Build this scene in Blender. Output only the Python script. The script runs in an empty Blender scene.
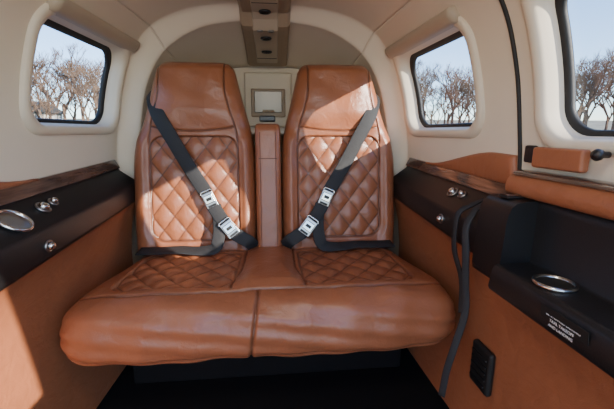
import bpy, bmesh, math, random
import numpy as np
from mathutils import Vector, Matrix
random.seed(3)
COL = bpy.context.scene.collection

# ---------------------------------------------------------------- materials
def new_mat(name):
    m = bpy.data.materials.new(name); m.use_nodes = True
    nt = m.node_tree; b = nt.nodes["Principled BSDF"]
    return m, nt, b

def simple(name, col, rough=.5, metal=0., bump=0., scale=200., var=0., spec=.5):
    m, nt, b = new_mat(name)
    b.inputs["Roughness"].default_value = rough
    b.inputs["Metallic"].default_value = metal
    b.inputs["Specular IOR Level"].default_value = spec
    tc = nt.nodes.new("ShaderNodeTexCoord")
    n = nt.nodes.new("ShaderNodeTexNoise"); n.inputs["Scale"].default_value = scale
    n.inputs["Detail"].default_value = 3
    nt.links.new(tc.outputs["Object"], n.inputs["Vector"])
    if var > 0:
        n2 = nt.nodes.new("ShaderNodeTexNoise"); n2.inputs["Scale"].default_value = 6
        nt.links.new(tc.outputs["Object"], n2.inputs["Vector"])
        r = nt.nodes.new("ShaderNodeMix"); r.data_type = 'RGBA'
        r.inputs[6].default_value = (*[c*(1-var) for c in col], 1)
        r.inputs[7].default_value = (*[min(1, c*(1+var)) for c in col], 1)
        nt.links.new(n2.outputs["Fac"], r.inputs[0]); nt.links.new(r.outputs[2], b.inputs["Base Color"])
    else:
        b.inputs["Base Color"].default_value = (*col, 1)
    if bump > 0:
        bp = nt.nodes.new("ShaderNodeBump"); bp.inputs["Strength"].default_value = bump
        bp.inputs["Distance"].default_value = .002
        nt.links.new(n.outputs["Fac"], bp.inputs["Height"]); nt.links.new(bp.outputs[0], b.inputs["Normal"])
    return m

def leather(name, col, dark, rough=.42):
    m, nt, b = new_mat(name)
    b.inputs["Roughness"].default_value = rough
    tc = nt.nodes.new("ShaderNodeTexCoord")
    v = nt.nodes.new("ShaderNodeTexVoronoi"); v.inputs["Scale"].default_value = 420
    n2 = nt.nodes.new("ShaderNodeTexNoise"); n2.inputs["Scale"].default_value = 9; n2.inputs["Detail"].default_value = 4
    for x in (v, n2): nt.links.new(tc.outputs["Object"], x.inputs["Vector"])
    r = nt.nodes.new("ShaderNodeMix"); r.data_type = 'RGBA'
    r.inputs[6].default_value = (*[c*.80 for c in col], 1); r.inputs[7].default_value = (*[c*1.2 for c in col], 1)
    nt.links.new(n2.outputs["Fac"], r.inputs[0])
    at = nt.nodes.new("ShaderNodeAttribute"); at.attribute_name = "seam"
    r2 = nt.nodes.new("ShaderNodeMix"); r2.data_type = 'RGBA'
    nt.links.new(at.outputs["Fac"], r2.inputs[0]); nt.links.new(r.outputs[2], r2.inputs[6])
    r2.inputs[7].default_value = (*dark, 1)
    nt.links.new(r2.outputs[2], b.inputs["Base Color"])
    bp = nt.nodes.new("ShaderNodeBump"); bp.inputs["Strength"].default_value = .25; bp.inputs["Distance"].default_value = .001
    nt.links.new(v.outputs["Distance"], bp.inputs["Height"])
    nb = nt.nodes.new("ShaderNodeTexNoise"); nb.inputs["Scale"].default_value = 24; nb.inputs["Detail"].default_value = 3
    nb.inputs["Distortion"].default_value = .6
    nt.links.new(tc.outputs["Object"], nb.inputs["Vector"])
    bp2 = nt.nodes.new("ShaderNodeBump"); bp2.inputs["Strength"].default_value = .4; bp2.inputs["Distance"].default_value = .008
    nt.links.new(nb.outputs["Fac"], bp2.inputs["Height"]); nt.links.new(bp.outputs[0], bp2.inputs["Normal"])
    nt.links.new(bp2.outputs[0], b.inputs["Normal"])
    return m

LEATHER = leather("tan_leather", (.268, .090, .040), (.05, .016, .008), .34)
LEATHER2 = leather("tan_leather_panel", (.32, .112, .050), (.08, .025, .012), .45)
CREAM = simple("cream_lining", (.74, .64, .50), .75, bump=.15, scale=500, var=.03)
CREAM2 = simple("cream_plastic", (.66, .57, .44), .5, var=.03)
GREIGE = simple("greige_shade_housing", (.44, .36, .265), .5, var=.03)
BEIGE = simple("beige_console", (.32, .235, .155), .5, bump=.1, scale=300)
BLACK = simple("black_vinyl", (.009, .009, .010), .38, bump=.3, scale=350)
BLACKG = simple("black_gasket", (.008, .008, .008), .6)
CARPET = simple("dark_carpet", (.010, .009, .009), 1., bump=1., scale=500, spec=.1)
WEB = simple("belt_webbing", (.014, .014, .016), .7, bump=.6, scale=600)
CHROME = simple("polished_metal", (.62, .61, .59), .2, 1.)
SATIN = simple("satin_metal", (.36, .35, .34), .3, 1.)
MIRROR = simple("smoked_lens", (.16, .135, .105), .3, .3)
WHITE = simple("placard_ink", (.8, .8, .78), .6)
THREAD = simple("thread", (.10, .03, .014), .8)
BARK = simple("bark", (.14, .09, .06), .9, var=.3)
FENCE = simple("fence_paint", (.6, .61, .63), .6)
ASPH = simple("asphalt", (.16, .16, .165), .9, var=.15)
METALSIDE = simple("hangar_siding", (.55, .54, .5), .6, var=.05)
TRUCK = simple("dark_roof", (.05, .055, .06), .5)

def wood():
    m, nt, b = new_mat("walnut_veneer")
    b.inputs["Roughness"].default_value = .14
    b.inputs["Coat Weight"].default_value = 1.
    tc = nt.nodes.new("ShaderNodeTexCoord"); mp = nt.nodes.new("ShaderNodeMapping")
    mp.inputs["Scale"].default_value = (60, 4, 60)
    n = nt.nodes.new("ShaderNodeTexNoise"); n.inputs["Scale"].default_value = 2; n.inputs["Detail"].default_value = 6
    cr = nt.nodes.new("ShaderNodeValToRGB")
    cr.color_ramp.elements[0].position = .35; cr.color_ramp.elements[0].color = (.06, .036, .028, 1)
    cr.color_ramp.elements[1].position = .7; cr.color_ramp.elements[1].color = (.15, .09, .065, 1)
    nt.links.new(tc.outputs["Object"], mp.inputs[0]); nt.links.new(mp.outputs[0], n.inputs["Vector"])
    nt.links.new(n.outputs["Fac"], cr.inputs[0]); nt.links.new(cr.outputs[0], b.inputs["Base Color"])
    return m
WOOD = wood()

def window_glass():
    m = bpy.data.materials.new("window_acrylic"); m.use_nodes = True
    nt = m.node_tree; nt.nodes.clear()
    o = nt.nodes.new("ShaderNodeOutputMaterial"); mx = nt.nodes.new("ShaderNodeMixShader")
    t = nt.nodes.new("ShaderNodeBsdfTransparent"); t.inputs[0].default_value = (.95, .97, .99, 1)
    g = nt.nodes.new("ShaderNodeBsdfGlossy"); g.inputs["Roughness"].default_value = .03
    mx.inputs[0].default_value = .05
    nt.links.new(t.outputs[0], mx.inputs[1]); nt.links.new(g.outputs[0], mx.inputs[2]); nt.links.new(mx.outputs[0], o.inputs[0])
    return m
GLASS = window_glass()

def grass():
    m, nt, b = new_mat("winter_grass")
    b.inputs["Roughness"].default_value = .95
    tc = nt.nodes.new("ShaderNodeTexCoord")
    n = nt.nodes.new("ShaderNodeTexNoise"); n.inputs["Scale"].default_value = .35; n.inputs["Detail"].default_value = 8
    nt.links.new(tc.outputs["Object"], n.inputs["Vector"])
    cr = nt.nodes.new("ShaderNodeValToRGB")
    cr.color_ramp.elements[0].position = .35; cr.color_ramp.elements[0].color = (.11, .10, .06, 1)
    cr.color_ramp.elements[1].position = .65; cr.color_ramp.elements[1].color = (.26, .24, .17, 1)
    nt.links.new(n.outputs["Fac"], cr.inputs[0]); nt.links.new(cr.outputs[0], b.inputs["Base Color"])
    return m
GRASS = grass()

# ---------------------------------------------------------------- helpers
def mk(name, verts, faces, mat, smooth=True, parent=None, seam=None):
    me = bpy.data.meshes.new(name)
    me.from_pydata([tuple(map(float, v)) for v in verts], [], faces)
    me.update()
    if smooth:
        me.polygons.foreach_set("use_smooth", [True]*len(me.polygons))
    if seam is not None:
        a = me.attributes.new("seam", 'FLOAT', 'POINT'); a.data.foreach_set("value", np.asarray(seam, dtype=np.float32))
    me.materials.append(mat)
    ob = bpy.data.objects.new(name, me); COL.objects.link(ob)
    if parent: ob.parent = parent
    return ob

def fixn(ob):
    bm = bmesh.new(); bm.from_mesh(ob.data)
    bmesh.ops.recalc_face_normals(bm, faces=bm.faces); bm.to_mesh(ob.data); bm.free(); return ob

def empty(name, parent=None):
    e = bpy.data.objects.new(name, None); COL.objects.link(e); e.empty_display_size = .05
    if parent: e.parent = parent
    return e

def grid_faces(nr, nc, closed=False, skip=None):
    f = []
    for i in range(nr-1):
        for j in range(nc if closed else nc-1):
            if skip is not None and skip[i, j]: continue
            j2 = (j+1) % nc
            f.append((i*nc+j, i*nc+j2, (i+1)*nc+j2, (i+1)*nc+j))
    return f

def box(name, c, size, mat, bev=.005, parent=None, rot=None, seg=3):
    bm = bmesh.new(); bmesh.ops.create_cube(bm, size=1)
    for v in bm.verts: v.co = Vector((v.co.x*size[0], v.co.y*size[1], v.co.z*size[2]))
    if bev > 0: bmesh.ops.bevel(bm, geom=bm.edges[:], offset=min(bev, min(size)*.49), segments=seg, affect='EDGES', profile=.5)
    if rot is not None: bmesh.ops.rotate(bm, verts=bm.verts, cent=(0, 0, 0), matrix=rot)
    bmesh.ops.translate(bm, verts=bm.verts, vec=c)
    me = bpy.data.meshes.new(name); bm.to_mesh(me); bm.free()
    me.polygons.foreach_set("use_smooth", [bev > 0]*len(me.polygons))
    me.materials.append(mat)
    ob = bpy.data.objects.new(name, me); COL.objects.link(ob)
    if parent: ob.parent = parent
    if bev > 0:
        md = ob.modifiers.new("wn", 'WEIGHTED_NORMAL'); md.keep_sharp = False
    return ob

def lathe(name, prof, c, axis, mat, parent=None, n=40):
    q = Vector((0, 0, 1)).rotation_difference(Vector(axis).normalized())
    vs = []
    for r, h in prof:
        for k in range(n):
            a = 2*math.pi*k/n
            vs.append(Vector(c) + q @ Vector((r*math.cos(a), r*math.sin(a), h)))
    f = grid_faces(len(prof), n, True)
    return fixn(mk(name, vs, f, mat, True, parent))

def tube(name, pts, r, mat, parent=None, n=8, cyclic=False):
    cu = bpy.data.curves.new(name, 'CURVE'); cu.dimensions = '3D'
    s = cu.splines.new('POLY'); s.points.add(len(pts)-1)
    for p, q in zip(s.points, pts): p.co = (*q, 1)
    s.use_cyclic_u = cyclic
    cu.bevel_depth = r; cu.bevel_resolution = 3; cu.use_fill_caps = True
    tmp = bpy.data.objects.new(name+"_c", cu); COL.objects.link(tmp)
    dg = bpy.context.evaluated_depsgraph_get()
    me = bpy.data.meshes.new_from_object(tmp.evaluated_get(dg)); me.name = name
    bpy.data.objects.remove(tmp)
    me.polygons.foreach_set("use_smooth", [True]*len(me.polygons))
    me.materials.clear(); me.materials.append(mat)
    ob = bpy.data.objects.new(name, me); COL.objects.link(ob)
    if parent: ob.parent = parent
    return ob

def catmull(pts, n=12):
    pts = [np.array(p, float) for p in pts]
    P = [2*pts[0]-pts[1]] + pts + [2*pts[-1]-pts[-2]]
    out = []
    for i in range(1, len(P)-2):
        for k in range(n):
            t = k/n
            out.append(.5*((2*P[i]) + (-P[i-1]+P[i+1])*t + (2*P[i-1]-5*P[i]+4*P[i+1]-P[i+2])*t*t + (-P[i-1]+3*P[i]-3*P[i+1]+P[i+2])*t**3))
    out.append(pts[-1]); return np.array(out)

def ribbon(name, pts, w, nrm, mat, th=.0025, parent=None, n=8):
    P = catmull(pts, n); N = catmull(nrm, n) if isinstance(nrm, list) else np.tile(np.array(nrm, float), (len(P), 1))
    vs = []
    for i in range(len(P)):
        t = P[min(i+1, len(P)-1)] - P[max(i-1, 0)]; t /= np.linalg.norm(t)
        nn = N[i]/np.linalg.norm(N[i]); s = np.cross(t, nn); s /= np.linalg.norm(s); nn = np.cross(s, t)
        for a, b in ((-.5, -.6), (-.5, .6), (-.44, 1), (.44, 1), (.5, .6), (.5, -.6)):
            vs.append(P[i] + s*w*a + nn*th*b)
    f = grid_faces(len(P), 6, True) + [tuple(range(6)), tuple(range(len(vs)-1, len(vs)-7, -1))]
    return fixn(mk(name, vs, f, mat, True, parent))

def smooth01(a, b, x):
    t = np.clip((x-a)/(b-a), 0, 1); return t*t*(3-2*t)

# ---------------------------------------------------------------- fuselage shell
M = [(.655, .0), (.655, .4), (.632, .77), (.617, .9), (.588, 1.05), (.538, 1.18), (.45, 1.285), (.32, 1.345), (.16, 1.37), (0, 1.375)]
A = [(.60, .0), (.60, .4), (.54, .77), (.515, .9), (.488, 1.03), (.455, 1.12), (.39, 1.215), (.27, 1.29), (.14, 1.32), (0, 1.325)]
NS = 14
Md = catmull(M, NS); Ad = catmull(A, NS)
def tx(Y): return 1 - .05*(Y-.8)/.6
def section(Y):
    m = Md.copy(); m[:, 0] *= tx(Y)
    t = float(smooth01(1.425, 1.475, np.array(Y)))
    s = m*(1-t) + Ad*t
    if Y > 1.475:
        k = (Y-1.475)/.38
        s[:, 0] *= 1 - .10*k*k
        s[:, 1] = np.where(s[:, 1] > .9, .9+(s[:, 1]-.9)*(1-.24*k**1.5), s[:, 1])
    return s
def W(Y, z):
    s = section(Y); k = 6*NS
    return float(np.interp(z, s[:k, 1], s[:k, 0]))

windows = {-1: [(.975, 1.385, .93, 1.185), (.32, .70, .915, 1.19)],
            1: [(.955, 1.375, .92, 1.18), (.32, .70, .895, 1.195)]}
RC = .06
YC = 1.42
def sd_rr(y, z, w, r=RC):
    cy, cz = (w[0]+w[1])/2, (w[2]+w[3])/2; hy, hz = (w[1]-w[0])/2, (w[3]-w[2])/2
    qy, qz = abs(y-cy)-hy+r, abs(z-cz)-hz+r
    return math.hypot(max(qy, 0), max(qz, 0)) + min(max(qy, qz), 0) - r

Ys = list(np.arange(-.3, 1.41, .0125)) + list(np.linspace(1.415, 1.49, 18)) + list(np.linspace(1.505, 1.855, 12))
KC = 6*NS
secs = [section(Y) for Y in Ys]
def thicken(ob, outward):
    ns = sum((p.normal.dot(Vector(outward)))*p.area for p in ob.data.polygons)
    md = ob.modifiers.new("thickness", 'SOLIDIFY'); md.thickness = .012; md.offset = 1 if ns > 0 else -1
def shell(name, side, k0, k1, mat):
    vs = []; nc = k1-k0
    for Y, s in zip(Ys, secs):
        for k in range(k0, k1): vs.append((side*s[k, 0], Y, s[k, 1]))
    skip = np.zeros((len(Ys), nc), bool)
    for i in range(len(Ys)-1):
        for j in range(nc-1):
            y = (Ys[i]+Ys[i+1])/2; z = (secs[i][k0+j, 1]+secs[i+1][k0+j+1, 1])/2
            for w in windows[side]:
                if sd_rr(y, z, w) < .022: skip[i, j] = True
    ob = mk(name, vs, grid_faces(len(Ys), nc, skip=skip), mat)
    thicken(ob, (side, 0, 0))
    return ob
wl = shell("wall_left", -1, 0, KC+1, CREAM)
wr = shell("wall_right", 1, 0, KC+1, CREAM)
vs = []; nc = None
for Y, s in zip(Ys, secs):
    row = [(-s[k, 0], Y, s[k, 1]) for k in range(KC, len(s))] + [(s[k, 0], Y, s[k, 1]) for k in range(len(s)-2, KC-1, -1)]
    nc = len(row); vs += row
ce = mk("ceiling", vs, grid_faces(len(Ys), nc), CREAM)
thicken(ce, (0, 0, 1))
s = section(1.855)
rim = [(-a, 1.85, b) for a, b in s] + [(a, 1.85, b) for a, b in s[::-1][1:]]
wb = mk("wall_back", rim + [(x, 1.87, z) for x, y, z in rim],
        [tuple(range(len(rim)))] + [tuple(range(len(rim)*2-1, len(rim)-1, -1))], CREAM2, smooth=False)
fl = box("floor", (0, .75, -.012), (1.29, 2.2, .02), CARPET, 0)

def rr_ring(w, grow, n=10, r0=RC):
    y0, y1, z0, z1 = w[0]-grow, w[1]+grow, w[2]-grow, w[3]+grow
    r = max(.01, r0+grow*.7); pts = []
    for cy, cz, a0 in ((y1-r, z1-r, 0), (y0+r, z1-r, 90), (y0+r, z0+r, 180), (y1-r, z0+r, 270)):
        for k in range(n+1):
            a = math.radians(a0+90*k/n); pts.append((cy+r*math.cos(a), cz+r*math.sin(a)))
    out = []
    for i, p in enumerate(pts):
        q = pts[(i+1) % len(pts)]; out.append(p)
        d = math.hypot(q[0]-p[0], q[1]-p[1])
        if d > .03:
            m = int(d/.02)
            for k in range(1, m): out.append((p[0]+(q[0]-p[0])*k/m, p[1]+(q[1]-p[1])*k/m))
    return out
def ringmesh(name, w, side, loops, mat, parent):
    rings = []
    base = rr_ring(w, 0)
    cy, cz = (w[0]+w[1])/2, (w[2]+w[3])/2
    hy, hz = (w[1]-w[0])/2, (w[3]-w[2])/2
    for g, off in loops:
        ring = []
        for (y, z) in base:
            yy = cy+(y-cy)*(1+g/hy); zz = cz+(z-cz)*(1+g/hz)
            ring.append((side*(W(min(yy, YC), zz)-off), yy, zz))
        rings.append(ring)
    n = len(base); vs = [p for r in rings for p in r]
    return fixn(mk(name, vs, grid_faces(len(rings), n, True), mat, True, parent))
wi = 0
for side in (-1, 1):
    for w in windows[side]:
        wi += 1
        par = empty("window_%d" % wi)
        ringmesh("surround", w, side, [(.040, -.006), (.038, .007), (.033, .013), (.024, .014), (.015, .011), (.010, .0), (.006, -.02), (.003, -.036), (-.002, -.038)], CREAM2, par)
        ringmesh("gasket", w, side, [(.006, -.032), (-.002, -.034), (-.007, -.037), (-.009, -.044), (-.006, -.05), (.006, -.05)], BLACKG, par)
        ys_ = np.linspace(w[0]-.015, w[1]+.028, 24); hv = []
        hp = [(.006, -.003), (.004, .018), (.010, .026), (.022, .029), (.036, .024), (.043, .012), (.044, -.003)]
        for Y in ys_:
            for dz, o in hp:
                z = w[3]+dz; hv.append((side*(W(min(Y, YC), z)-o), Y, z))
        fixn(mk("blind_housing", hv, grid_faces(24, 7)+[tuple(range(7)), tuple(range(23*7, 24*7))[::-1]], GREIGE, True, par))
        base = rr_ring(w, 0); n = len(base)
        vs = [(side*(W(min(y, YC), z)+.043), y, z) for y, z in base]
        cy, cz = (w[0]+w[1])/2, (w[2]+w[3])/2
        vs.append((side*(W(cy, cz)+.045), cy, cz))
        mk("pane", vs, [(i, (i+1) % n, n) for i in range(n)], GLASS, True, par)

s = section(.79)
for side, nm in ((1, "trim_1"), (-1, "trim_2")):
    tube(nm, [(side*(a-.001), .79, b) for a, b in s if b > .76], .0055, BLACKG)

# ---------------------------------------------------------------- side ledges
def zs(Y, z):
    y = max(Y, .62)-1.0
    if z >= .6:
        w_ = min(1, (z-.6)/.16); return z + (.09+(.045-.09)*w_)*y
    return z + .09*y*z/.6
def ext(name, prof, ys, mat, side, parent=None, taper=True, caps=True):
    prof = np.array(prof, float); vs = []
    for Y in ys:
        k = tx(Y) if taper else 1
        for x, z in prof: vs.append((side*x*k, Y, zs(Y, z) if taper else z))
    f = grid_faces(len(ys), len(prof))
    if caps:
        nP = len(prof); f.append(tuple(range(nP))); f.append(tuple(range((len(ys)-1)*nP, len(ys)*nP))[::-1])
    ob = mk(name, vs, f, mat, True, parent); fixn(ob)
    m = ob.modifiers.new("edge", 'EDGE_SPLIT'); m.split_angle = math.radians(50)
    return ob
ledge_prof = [(.630, .752), (.618, .745), (.613, .738), (.610, .732), (.545, .682), (.540, .675), (.538, .665), (.537, .615), (.540, .605), (.546, .60), (.630, .60)]
lower_prof = [(.546, .601), (.549, .598), (.565, .57), (.585, .50), (.598, .4), (.602, .2), (.59, .005), (.60, .005)]
wood_prof = [(.630, .777), (.624, .776), (.609, .748), (.608, .742), (.614, .738), (.630, .74)]
yl = list(np.linspace(-.29, 1.40, 30)); yr = list(np.linspace(.795, 1.40, 12))
ledges = {}
for side, ys in ((-1, yl), (1, yr)):
    e = empty("side_ledge"); ledges[side] = e
    ext("ledge_body", ledge_prof, ys, BLACK, side, e)
    ext("veneer_strip", wood_prof, ys, WOOD, side, e)
    ext("sidewall_panel", lower_prof, list(np.linspace(-.29, 1.40, 30)), LEATHER2, side, e, caps=False)

def wall_strip(name, side, y0, y1, z0f, z1f, off, mat, parent=None, n=30):
    ys = np.linspace(y0, y1, n); vs = []
    for Y in ys:
        z0, z1 = z0f(Y), z1f(Y)
        for t, o in ((0, 0), (.04, .8), (.15, 1), (.5, 1.1), (.85, 1), (.96, .8), (1, 0)):
            z = z0+(z1-z0)*t; vs.append((side*(W(Y, z)-off*o), Y, z))
    f = grid_faces(n, 7) + [tuple(range(7)), tuple(range((n-1)*7, n*7))[::-1]]
    return fixn(mk(name, vs, f, mat, True, parent))
zb = lambda Y: zs(Y, .772)
wall_strip("leather_wall_trim", 1, .80, 1.25, zb, lambda Y: zb(Y)+.006+.074*(1-float(smooth01(.86, 1.25, np.array(Y)))), .012, LEATHER2, ledges[1])  # tapered leather trim strip on the wall, above the ledge
wall_strip("leather_wall_trim", -1, -.28, .98, zb, lambda Y: zb(Y)+.006+.06*(1-float(smooth01(.6, .98, np.array(Y)))), .012, LEATHER2, ledges[-1])

def cup_holder(c, r, depth, axis=(0, 0, 1)):
    e = empty("cup_holder")
    lathe("ring", [(r, -.002), (r*1.14, 0), (r*1.15, .004), (r*1.08, .008), (r*.98, .007), (r*.93, .002), (r*.90, -.001)], c, axis, CHROME, e)
    lathe("well", [(r*.93, .0028), (r*.88, .0016), (r*.5, .0012), (.0005, .0012)], c, axis, SATIN, e)
    return e
def knob(c, axis, r=.013, name="control", parent=None):
    e = empty(name, parent)
    lathe("bezel", [(r*1.35, 0), (r*1.4, .003), (r*1.2, .005), (r*1.0, .004), (r*.95, .001)], c, axis, SATIN, e)
    lathe("cap", [(r*.85, .0), (r*.85, .009), (r*.65, .014), (r*.3, .015), (.0003, .015)], c, axis, CHROME, e)
    return e
def on_ledge(side, Y, t, lift=.001):
    x = .610+(.545-.610)*t; z = .732+(.682-.732)*t
    return (side*x*tx(Y)-side*lift*.6, Y, zs(Y, z)+lift*.8)
nL = (.61, 0, .79); nR = (-.61, 0, .79)
cup_holder(on_ledge(-1, .82, .5, .002), .034, .002, nL)
knob(on_ledge(-1, .925, .42), nL, .014, "reading_light_control", ledges[-1])
knob(on_ledge(-1, .97, .36), nL, .010, "reading_light_control", ledges[-1])
knob((-.538*tx(.86), .86, .625), (1, 0, 0), .011, "headset_jack", ledges[-1])
knob(on_ledge(1, 1.00, .35), nR, .014, "reading_light_control", ledges[1])
knob(on_ledge(1, .955, .3), nR, .010, "reading_light_control", ledges[1])
knob((.538*tx(.97), .97, .64), (-1, 0, 0), .011, "headset_jack", ledges[1])

# ---------------------------------------------------------------- right forward cabinet
cab = empty("side_cabinet")
endp = [(.625, .748), (.575, .748), (.558, .744), (.546, .735), (.540, .72), (.537, .70), (.532, .57), (.535, .555), (.545, .548), (.625, .548)]
ys = [.795, .79, .78, .76, .72, .695, .69]
ext("aft_block", endp, ys, BLACK, 1, cab, taper=False)
trayp = [(.625, .748), (.612, .748), (.608, .742), (.607, .73), (.607, .612), (.602, .606), (.535, .604), (.525, .600), (.520, .592), (.514, .55), (.517, .543), (.545, .54), (.625, .54)]
ext("tray", trayp, [.6949, .5, .3, .1, -.2], BLACK, 1, cab, taper=False)
cup_holder((.568, .575, .606), .034, .002)
box("latch_plate", (.585, .745, .7505), (.05, .035, .006), BLACKG, .003, cab)
box("latch_slot", (.585, .745, .7535), (.03, .012, .004), SATIN, .002, cab)
pl = empty("placard")
rotm = Matrix.Rotation(math.radians(-8), 3, 'Y')
box("plate", (.5158, .49, .572), (.0015, .10, .036), BLACKG, .0006, pl, rotm)
for i, t in enumerate(["DRINK HOLDERS MUST", "BE STOWED DURING", "TAXI, TAKEOFF", "AND LANDING"]):
    cu = bpy.data.curves.new("lettering", 'FONT'); cu.body = t; cu.size = .0075; cu.align_x = 'CENTER'; cu.extrude = .0001
    ob = bpy.data.objects.new("lettering_%d" % (i+1), cu); COL.objects.link(ob); ob.data.materials.append(WHITE)
    z = .584-.0085*i
    ob.location = (.5155-(.572-z)*.14-.0014, .49, z-.002)
    ob.rotation_euler = (math.radians(90), math.radians(0), math.radians(-90)); ob.parent = pl

pad = empty("door_armrest")
pp = [(.628, .800), (.612, .803), (.600, .798), (.592, .788), (.588, .775), (.589, .762), (.595, .753), (.606, .750), (.628, .750)]
ext("pad", pp, [.78, .775, .6, .3, 0, -.28], LEATHER2, 1, pad, taper=False)
ext("pad_trim", [(.630, .812), (.612, .812), (.600, .807), (.596, .801), (.606, .798), (.630, .798)], [.77, .5, .2, -.28], WOOD, 1, pad, taper=False)
box("leather_pull_tab", (.612, .66, .845), (.02, .13, .045), LEATHER2, .006)
k = empty("door_latch_knob")
lathe("stem", [(.006, 0), (.006, .015), (.010, .017), (.011, .023), (.008, .028), (.0005, .03)], (.618, .56, .86), (-1, 0, 0), BLACK, k)
box("latch_cover", (.616, .745, .85), (.012, .032, .04), BLACK, .005)
sv = empty("air_vent_grille")
box("housing", (.592, .79, .255), (.02, .085, .13), BLACKG, .009, sv)
for i in range(5):
    box("louvre", (.580, .79, .215+.02*i), (.006, .065, .006), BLACK, .002, sv, Matrix.Rotation(.5, 3, 'Y'))

# ---------------------------------------------------------------- seats
seat = empty("bench_seat")
def quilt(x, z, pw, ph):
    a = x/pw + z/ph; b = x/pw - z/ph
    sa, sb = np.abs(np.sin(np.pi*a)), np.abs(np.sin(np.pi*b))
    h = (sa*sb)**.55
    g = math.hypot(1/pw, 1/ph)
    da = np.minimum(a % 1, 1-a % 1)/g; db = np.minimum(b % 1, 1-b % 1)/g
    return h, np.minimum(da, db)
def rr(x, z, cx, cz, hx, hz, r):
    qx, qz = np.abs(x-cx)-hx+r, np.abs(z-cz)-hz+r
    return np.hypot(np.maximum(qx, 0), np.maximum(qz, 0)) + np.minimum(np.maximum(qx, qz), 0) - r
def groove(d, w=.004): return np.exp(-(d/w)**2)

OUT = [(.430, .235, .225), (.50, .238, .228), (.62, .240, .230), (.76, .238, .228), (.82, .234, .226), (.87, .222, .222), (.92, .202, .212), (.97, .184, .198),
       (1.04, .166, .180), (1.10, .150, .166), (1.14, .138, .156), (1.162, .125, .145)]
def seatback(side):
    cx = side*.282
    o = np.array(OUT)
    nz, nx = 300, 210
    t = np.linspace(0, 1, nz); z = .43+.735*(1-(1-t)**1.25)
    wo = np.interp(z, o[:, 0], o[:, 1]); wi_ = np.interp(z, o[:, 0], o[:, 2])
    ker = np.ones(15)/15
    wo = np.convolve(np.pad(wo, 7, 'edge'), ker, 'valid'); wi_ = np.convolve(np.pad(wi_, 7, 'edge'), ker, 'valid')
    top = np.clip((1.165-z)/.035, 0, 1); topf = np.sqrt(1-(1-top)**2)
    bot = np.clip((z-.43)/.02, 0, 1); botf = np.sqrt(1-(1-bot)**2)
    narrow = .86+.14*topf
    v = np.linspace(-1, 1, nx); u = np.sign(v)*(1-(1-np.abs(v))**1.35)
    U, Z = np.meshgrid(u, z)
    XO = np.where(U*side > 0, (wo*narrow)[:, None], (wi_*narrow)[:, None])
    X = cx + U*XO
    yc = 1.345 + (Z-.43)*.17
    edge = np.power(np.clip(1-np.abs(U)**7, 0, 1), .5)
    dep = .055*edge*(.25+.75*topf[:, None])*(.3+.7*botf[:, None])
    lx = X-cx
    sd = rr(lx, Z, 0, .685, .165, .197, .05)
    inside = smooth01(.006, -.006, sd)
    h, dl = quilt(lx, Z-.685, .0825, .105)
    q = inside*(.009*h) - .012*inside
    dep = dep + q
    bol = smooth01(.0, .03, sd)*smooth01(.93, .86, Z)*.014*np.cos(np.clip((np.abs(lx)-.2)/.045, -1, 1)*np.pi/2)
    dep = dep + bol
    hz = smooth01(.88, .99, Z)
    dep = dep + .026*hz*np.sqrt(np.clip(1-np.abs(U)**3, 0, 1))*topf[:, None]
    seams = groove(sd, .0035)
    xs = .165 + (.122-.165)*smooth01(.86, 1.08, Z)
    up = smooth01(.83, .87, Z)
    s2 = groove(np.abs(lx)-xs, .003)*up
    d3 = Z-(.905+.6*lx**2)
    s3 = groove(d3, .003)*smooth01(xs+.002, xs-.002, np.abs(lx))
    sm = np.maximum(seams, np.maximum(s2, s3))
    dep = dep - .0050*sm
    st = np.maximum(sm*.8, inside*groove(dl, .0022)*.8)
    dep += .0026*np.sin(lx*40+Z*22)*np.sin(Z*31-lx*13)*(1-inside)
    Yf = yc-dep
    back = yc + .05*np.power(np.clip(1-np.abs(U)**7, 0, 1), .5)*(.25+.75*topf[:, None])
    sub = slice(nx-2, 0, -6)
    ring = np.concatenate([np.stack([X, Yf, Z], -1), np.stack([X, back, Z], -1)[:, sub]], 1)
    nr = ring.shape[1]
    seamv = np.concatenate([st, np.zeros((nz, nr-nx))], 1)
    f = grid_faces(nz, nr, True) + [tuple(range(nr)), tuple(range((nz-1)*nr, nz*nr))[::-1]]
    ob = mk("seatback_%s" % ("left" if side < 0 else "right"), ring.reshape(-1, 3), f, LEATHER, True, seat, seamv.ravel())
    fixn(ob); return ob
seatback(-1); seatback(1)
def sby(z): return 1.345+(z-.43)*.17

AO = -.022   # folded armrest stands proud of the backrests
vs = []; n = 40; TA = .932; zz = list(np.linspace(.44, TA-.03, 30))+list(np.linspace(TA-.028, TA, 12))
for z in zz:
    tp = min(1, (TA-z)/.03); tp = math.sqrt(max(0, 1-(1-tp)**2))
    for k_ in range(n):
        a = 2*math.pi*k_/n; c_, s_ = math.cos(a), math.sin(a)
        e_ = .42
        x = .050*(.8+.2*tp)*math.copysign(abs(c_)**e_, c_)
        y = .055*(.6+.4*tp)*math.copysign(abs(s_)**e_, s_)
        vs.append((x, sby(z)+AO+y, z))
f = grid_faces(len(zz), n, True)+[tuple(range(n)), tuple(range((len(zz)-1)*n, len(zz)*n))[::-1]]
fixn(mk("centre_armrest", vs, f, LEATHER, True, seat))
for xx in (-.030, .030):
    tube("armrest_seam", [(xx, sby(z)+AO-.0538, z) for z in np.linspace(.46, .90, 12)], .0012, THREAD, seat)
tube("armrest_seam", [(x, sby(.80)+AO-.0545, .80) for x in np.linspace(-.035, .035, 5)], .0014, THREAD, seat)
box("armrest_cap", (0, sby(.955)+.005, .952), (.064, .06, .024), BLACK, .006, seat)

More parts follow.
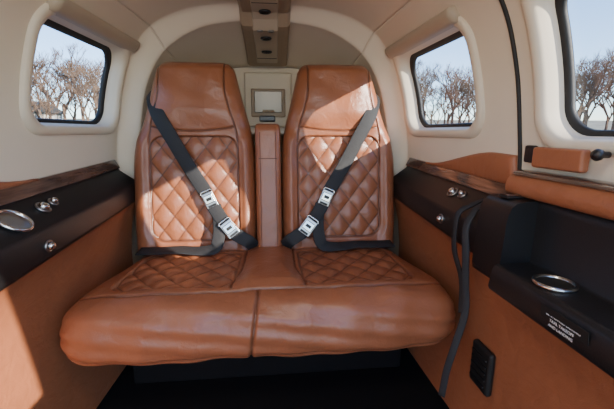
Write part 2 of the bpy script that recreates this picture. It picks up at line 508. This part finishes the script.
# cushion
prof = catmull([(1.36, .40), (1.335, .435), (1.27, .448), (1.15, .452), (1.03, .457), (.94, .459), (.872, .450), (.833, .418), (.820, .370), (.823, .322), (.850, .292), (.92, .284), (1.1, .284), (1.36, .284), (1.37, .33), (1.36, .40)], 22)
d = np.r_[0, np.cumsum(np.linalg.norm(np.diff(prof, axis=0), axis=1))]
npf = 420; sN = np.linspace(0, d[-1], npf, endpoint=False)
py = np.interp(sN, d, prof[:, 0]); pz = np.interp(sN, d, prof[:, 1])
nx = 430
v = np.linspace(-1, 1, nx); u = np.sign(v)*(1-(1-np.abs(v))**1.5); u[0] = -.9998; u[-1] = .9998
U, PY = np.meshgrid(u, py, indexing='ij'); _, PZ = np.meshgrid(u, pz, indexing='ij'); _, SS = np.meshgrid(u, sN, indexing='ij')
hw = .510+.048*smooth01(1.3, .92, PY)
e1 = np.power(np.clip(1-np.abs(U)**18, 0, 1), .5)
e2 = np.power(np.clip(1-np.abs(U)**15, 0, 1), .5)
X = U*hw
cz_ = .368
Zc = cz_+(PZ-cz_)*e1
Yc = np.where(PY < 1.12, 1.12+(PY-1.12)*(.68+.32*e2), PY)
P = np.stack([X, Yc, Zc], -1)
gu = np.gradient(P, axis=0); gv = np.roll(P, -1, 1)-np.roll(P, 1, 1)
N = np.cross(gu, gv); N /= np.linalg.norm(N, axis=-1, keepdims=True)+1e-12
ctr = np.array([0, 1.1, .37])
if np.mean(((P-ctr)*N).sum(-1)) < 0: N = -N
top = (PZ > .40)
h = np.zeros_like(X); st = np.zeros_like(X)
Yq = PY
for sx in (-1, 1):
    sd = rr(X, Yq, sx*.278, 1.100, .172, .163, .04)
    ins = smooth01(.006, -.006, sd)*top
    qh, dl = quilt(X-sx*.278, Yq-1.100, .086, .109)
    h += ins*(.009*qh-.010)
    st = np.maximum(st, ins*groove(dl, .0024)*.85)
    g = groove(sd, .0035)*top
    h -= .004*g; st = np.maximum(st, g*.7)
    h += .009*np.exp(-((X-sx*.28)/.17)**2)*smooth01(1.02, .9, PY)*(PZ > .3)
tun = np.abs(X)-(.088+.02*smooth01(1.1, .95, PY))
h += .016*smooth01(.01, -.05, tun)*top*smooth01(.91, .96, PY)
g = groove(tun, .0035)*top*smooth01(.92, .935, PY); h -= .007*g; st = np.maximum(st, g*.7)
S955 = sN[:150][np.argmin(np.abs(py[:150]-.908))]
dS = SS-S955; g = groove(dS+.006*np.cos(X*11), .004)*(np.abs(U) < .985); h -= .010*g; st = np.maximum(st, g*.85)
fr = (PY < .908) & (PZ > .288)
g = groove(X+.05-.02*(PZ-.3)/.15, .004)*fr; h -= .009*g; st = np.maximum(st, g*.7)
g = groove(dS-.200, .003)*(np.abs(U) < .97); h -= .004*g; st = np.maximum(st, g*.6)
frs = smooth01(.95, .88, PY)*(PZ > .29)
h += frs*(.0036*np.sin(X*33+PZ*60)*np.sin(PZ*70-X*14)+.003*np.sin(X*9+1))
h *= np.clip(e1*1.3, 0, 1)
P = P+N*h[..., None]
f = [t for t in grid_faces(nx, npf, True)] + [tuple(range(npf)), tuple(range((nx-1)*npf, nx*npf))[::-1]]
fixn(mk("cushion", P.reshape(-1, 3), f, LEATHER, True, seat, st.ravel()))
box("seat_base", (0, 1.29, .138), (1.0, .32, .275), CARPET, .01, seat)

# ---------------------------------------------------------------- belts
def buckle(parent, c, tdir, nrm, L=.06, Wd=.046):
    t = Vector(tdir).normalized(); n = Vector(nrm).normalized(); s_ = t.cross(n).normalized(); n = s_.cross(t)
    R = Matrix((s_, t, n)).transposed()
    c = Vector(c)
    box("buckle_plate", c, (Wd, L, .007), SATIN, .003, parent, R)
    box("buckle_lever", c+n*.006+t*.004, (Wd*.82, L*.55, .007), CHROME, .003, parent, R)
    box("buckle_slot", c+n*.004-t*L*.38, (Wd*.7, .008, .004), BLACKG, .001, parent, R)
    box("buckle_slot", c+n*.0095+t*.004, (Wd*.45, .012, .002), BLACKG, .001, parent, R)
    tube("buckle_bar", [c+t*L*.5-s_*Wd*.5, c+t*L*.62-s_*Wd*.4, c+t*L*.62+s_*Wd*.4, c+t*L*.5+s_*Wd*.5], .003, CHROME, parent)
for side in (-1, 1):
    b = empty("seat_belt")
    S = lambda x, y, z: (side*x, y, z)
    F = lambda z, o=.0: sby(z)-.058-o
    ribbon("shoulder_strap", [S(.445, sby(1.06)+.03, 1.07), S(.435, sby(1.03)-.035, 1.035), S(.405, F(.97, .018), .965), S(.355, F(.88, .020), .875), S(.30, F(.78, .016), .775), S(.235, F(.67, .020), .672)],
           .052, [S(.5, -.3, .7), S(.3, -1, .3), (0, -1, .1), (0, -1, .1), (0, -1, .1), (0, -1, .2)], WEB, parent=b)
    buckle(b, S(.222, F(.65, .028), .648), S(.45, .12, 1), (0, -1, .15))
    ribbon("strap_to_latch", [S(.215, F(.63, .024), .632), S(.185, F(.59, .03), .585), S(.165, F(.56, .034), .558)], .05, (0, -1, .25), WEB, parent=b)
    buckle(b, S(.148, F(.54, .042), .542), S(.6, .1, .8), (0, -1, .35), .064, .05)
    ribbon("inner_lap_strap", [S(.13, F(.52, .036), .522), S(.105, F(.50, .034), .505), S(.075, F(.48, .03), .485), S(.06, F(.46, .0), .455)], .05, (0, -1, .4), WEB, parent=b)
    ribbon("outer_lap_strap", [S(.205, F(.63, .020), .625), S(.19, F(.58, .028), .575), S(.19, F(.52, .04), .515), S(.205, F(.47, .05), .474), S(.26, F(.45, .045), .465), S(.34, F(.45, .035), .468), S(.42, F(.45, .035), .466), S(.49, F(.45, .02), .462)],
           .046, [(0, -1, .2), (0, -1, .2), (0, -1, .3), (0, -.8, .7), (0, -.5, 1), (0, -.3, 1), (0, -.3, 1), (0, -.3, 1)], WEB, parent=b)
hb = empty("hanging_strap")
ribbon("strap", [(.595, .83, .722), (.56, .83, .708), (.535, .82, .69), (.515, .81, .655), (.515, .80, .60), (.522, .80, .52), (.525, .79, .43), (.50, .78, .34), (.483, .78, .26), (.475, .78, .18)],
       .018, [(0, 0, 1), (-.1, -.2, 1), (-.7, -.4, .7), (-1, -.6, .1), (-1, -.8, 0), (-1, -1, 0), (-1, -1, 0), (-1, -1, 0), (-1, -1, 0), (-1, -1, 0)], WEB, parent=hb)
ribbon("strap_tail", [(.59, .86, .722), (.555, .86, .705), (.525, .86, .69), (.515, .86, .66), (.518, .86, .58), (.535, .84, .50), (.52, .80, .42)],
       .016, [(0, 0, 1), (-.1, -.2, 1), (-.7, -.4, .7), (-1, -.3, .1), (-1, -.3, 0), (-1, -.3, 0), (-1, -.5, 0)], WEB, parent=hb)

# ---------------------------------------------------------------- overhead console
con = empty("overhead_console")
def cz(Y): return float(section(Y)[-1, 1])
ys = list(np.linspace(.3, 1.80, 50)); vs = []
pr = [(-.098, .004), (-.096, -.014), (-.086, -.022), (-.07, -.024), (.07, -.024), (.086, -.022), (.096, -.014), (.098, .004)]
for Y in ys:
    for x, dz in pr: vs.append((x, Y, cz(Y)+dz-.004))
fixn(mk("housing", vs, grid_faces(len(ys), len(pr))+[tuple(range(8)), tuple(range(49*8, 50*8))[::-1]], BEIGE, False, con))
vs = []
ys2 = list(np.linspace(.35, 1.76, 50))
for Y in ys2:
    for x, dz in [(-.05, -.026), (-.046, -.031), (.046, -.031), (.05, -.026)]: vs.append((x, Y, cz(Y)+dz-.003))
fixn(mk("centre_panel", vs, grid_faces(50, 4)+[(0, 1, 2, 3), (199, 198, 197, 196)], GREIGE, False, con))
for Y in (1.40, 1.54, 1.66):
    z = cz(Y)-.034
    lathe("gasper_vent", [(.022, .0), (.024, -.004), (.019, -.009), (.014, -.008), (.012, -.003), (.0005, -.012)], (0, Y, z), (0, -.1, 1), BLACK, con, 28)
for x in (-.022, .022):
    lathe("reading_lamp", [(.011, 0), (.013, -.004), (.010, -.007), (.008, -.003), (.0005, -.003)], (x, 1.47, cz(1.47)-.034), (0, -.1, 1), SATIN, con, 24)
for Y in (1.32, 1.72):
    box("console_joint", (0, Y, cz(Y)-.034), (.09, .004, .003), BLACKG, .001, con)

rp = empty("rear_access_panel")
box("frame", (0, 1.842, 1.06), (.24, .022, .27), CREAM2, .01, rp)
box("recess_rim", (0, 1.828, 1.045), (.175, .014, .14), BEIGE, .008, rp)
box("door", (0, 1.819, 1.05), (.14, .006, .105), MIRROR, .004, rp)
box("pull", (0, 1.814, 1.005), (.06, .008, .012), BEIGE, .004, rp)
box("rear_shelf", (0, 1.66, .90), (.92, .34, .02), CREAM2, .005)

# ---------------------------------------------------------------- outside
SL = math.tan(math.radians(2.6))
def gz(x, y): return -1.15 + y*SL
g = mk("ground", [(-200, -150, gz(0, -150)), (200, -150, gz(0, -150)), (200, 200, gz(0, 200)), (-200, 200, gz(0, 200))], [(0, 1, 2, 3)], GRASS, False)
mk("apron_pavement", [(x, y, gz(x, y)+.02) for x, y in ((-16, -30), (16, -30), (16, 22), (-16, 22))], [(0, 1, 2, 3)], ASPH, False)

def tree_mesh(seed, H):
    rnd = random.Random(seed); vs = []; fs = []
    def seg(p, q, r0, r1):
        d_ = (q-p).normalized(); a = d_.orthogonal().normalized(); b_ = d_.cross(a); i0 = len(vs)
        for c_, r in ((p, r0), (q, r1)):
            for k_ in range(4):
                an = k_*math.pi/2; vs.append(tuple(c_+a*r*math.cos(an)+b_*r*math.sin(an)))
        for k_ in range(4):
            fs.append((i0+k_, i0+(k_+1) % 4, i0+4+(k_+1) % 4, i0+4+k_))
    def grow(p, d_, L, r, lv):
        q = p+d_*L
        seg(p, q, r, r*.7)
        if lv == 0: return
        for k_ in range(3 if lv > 1 else 4):
            ax_ = Vector((rnd.uniform(-1, 1), rnd.uniform(-1, 1), rnd.uniform(-.3, .5))).normalized()
            nd = (d_+ax_*rnd.uniform(.35, .85)+Vector((0, 0, .12))).normalized()
            grow(p+d_*L*rnd.uniform(.6, 1), nd, L*rnd.uniform(.6, .82), r*.6, lv-1)
    grow(Vector((0, 0, 0)), Vector((0, 0, 1)), H*.27, H*.017, 6)
    me = bpy.data.meshes.new("bare_tree"); me.from_pydata(vs, [], fs); me.materials.append(BARK); return me
tms = [tree_mesh(i+1, 8) for i in range(4)]
tl = empty("bare_tree_line")
idx = 0
for side in (-1, 1):
    for a in np.arange(14, 62, 1.6):
        for rad in (42, 56):
            aa = math.radians(a+random.uniform(-.8, .8)); R = rad+random.uniform(-4, 6)
            x, y = side*R*math.sin(aa), R*math.cos(aa)
            ob = bpy.data.objects.new("tree_%d" % idx, random.choice(tms)); idx += 1; COL.objects.link(ob)
            sc = random.uniform(.7, 1.35)*(1.0 if rad < 50 else 1.25)
            ob.scale = (sc*1.1, sc*1.1, sc); ob.location = (x, y, gz(x, y)-.1); ob.rotation_euler = (0, 0, random.uniform(0, 6.3)); ob.parent = tl
fe = empty("boundary_fence")
for side in (-1, 1):
    p0 = Vector((side*4, 30, 0)); p1 = Vector((side*34, 22, 0))
    n = 20
    for k_ in range(n+1):
        p = p0.lerp(p1, k_/n); z = gz(p.x, p.y); box("post", (p.x, p.y, z+.55), (.09, .09, 1.1), FENCE, 0, fe)
    for hgt in (.35, .7, 1.05):
        tube("rail", [(p0.x, p0.y, gz(0, p0.y)+hgt), (p1.x, p1.y, gz(0, p1.y)+hgt)], .05, FENCE, fe)
hg = empty("hangar")
box("walls", (-36, 46, gz(0, 46)+1.2), (16, 8, 2.4), METALSIDE, 0, hg)
fixn(mk("roof", [(-44.5, 41.5, gz(0, 46)+2.3), (-27.5, 41.5, gz(0, 46)+2.3), (-27.5, 50.5, gz(0, 46)+2.3), (-44.5, 50.5, gz(0, 46)+2.3), (-44.5, 46, gz(0, 46)+3.6), (-27.5, 46, gz(0, 46)+3.6)],
     [(0, 1, 5, 4), (2, 3, 4, 5), (0, 4, 3), (1, 2, 5), (0, 3, 2, 1)], TRUCK, False, hg))

# ---------------------------------------------------------------- light
w = bpy.data.worlds.new("sky"); bpy.context.scene.world = w; w.use_nodes = True
nt = w.node_tree; bg = nt.nodes["Background"]
sky = nt.nodes.new("ShaderNodeTexSky"); sky.sky_type = 'NISHITA'; sky.sun_disc = False
sky.sun_elevation = math.radians(38); sky.sun_rotation = math.radians(150); sky.air_density = 1.0; sky.dust_density = .1; sky.ozone_density = 3.0
mx = nt.nodes.new("ShaderNodeMix"); mx.data_type = 'RGBA'; mx.blend_type = 'MULTIPLY'; mx.inputs[0].default_value = 1
mx.inputs[7].default_value = (.90, .98, 1.10, 1)
nt.links.new(sky.outputs[0], mx.inputs[6]); nt.links.new(mx.outputs[2], bg.inputs[0]); bg.inputs[1].default_value = .56
sd_ = bpy.data.lights.new("sun", 'SUN'); sd_.energy = 17.0; sd_.angle = math.radians(.6); sd_.color = (1, .91, .78)
so = bpy.data.objects.new("sun", sd_); COL.objects.link(so)
so.rotation_euler = Vector((-.9, .80, -.44)).to_track_quat('-Z', 'Y').to_euler(); so.location = (10, -8, 8)
dl_ = empty("added_fill_lamp")  # out-of-view lamp with lens, added overhead to brighten the interior
lathe("lens", [(.06, 0), (.062, -.008), (.05, -.014), (.0005, -.016)], (0, .12, cz(.12)-.006), (0, 0, 1), WHITE, dl_)
al = bpy.data.lights.new("added_fill_light", 'AREA'); al.shape = 'DISK'; al.size = .3; al.energy = 5.5; al.color = (1, .91, .80)
ao = bpy.data.objects.new("added_fill_light", al); COL.objects.link(ao); ao.location = (0, .12, cz(.12)-.03)
ao.rotation_euler = (math.radians(35), 0, 0); ao.parent = dl_

# ---------------------------------------------------------------- camera
cam = bpy.data.cameras.new("camera"); cam.lens = 20; cam.sensor_width = 36; cam.clip_start = .01; cam.clip_end = 1000
co = bpy.data.objects.new("camera", cam); COL.objects.link(co)
co.location = (.023, 0, .90)
co.rotation_euler = (math.radians(90-12), 0, math.radians(-5.5))
bpy.context.scene.camera = co
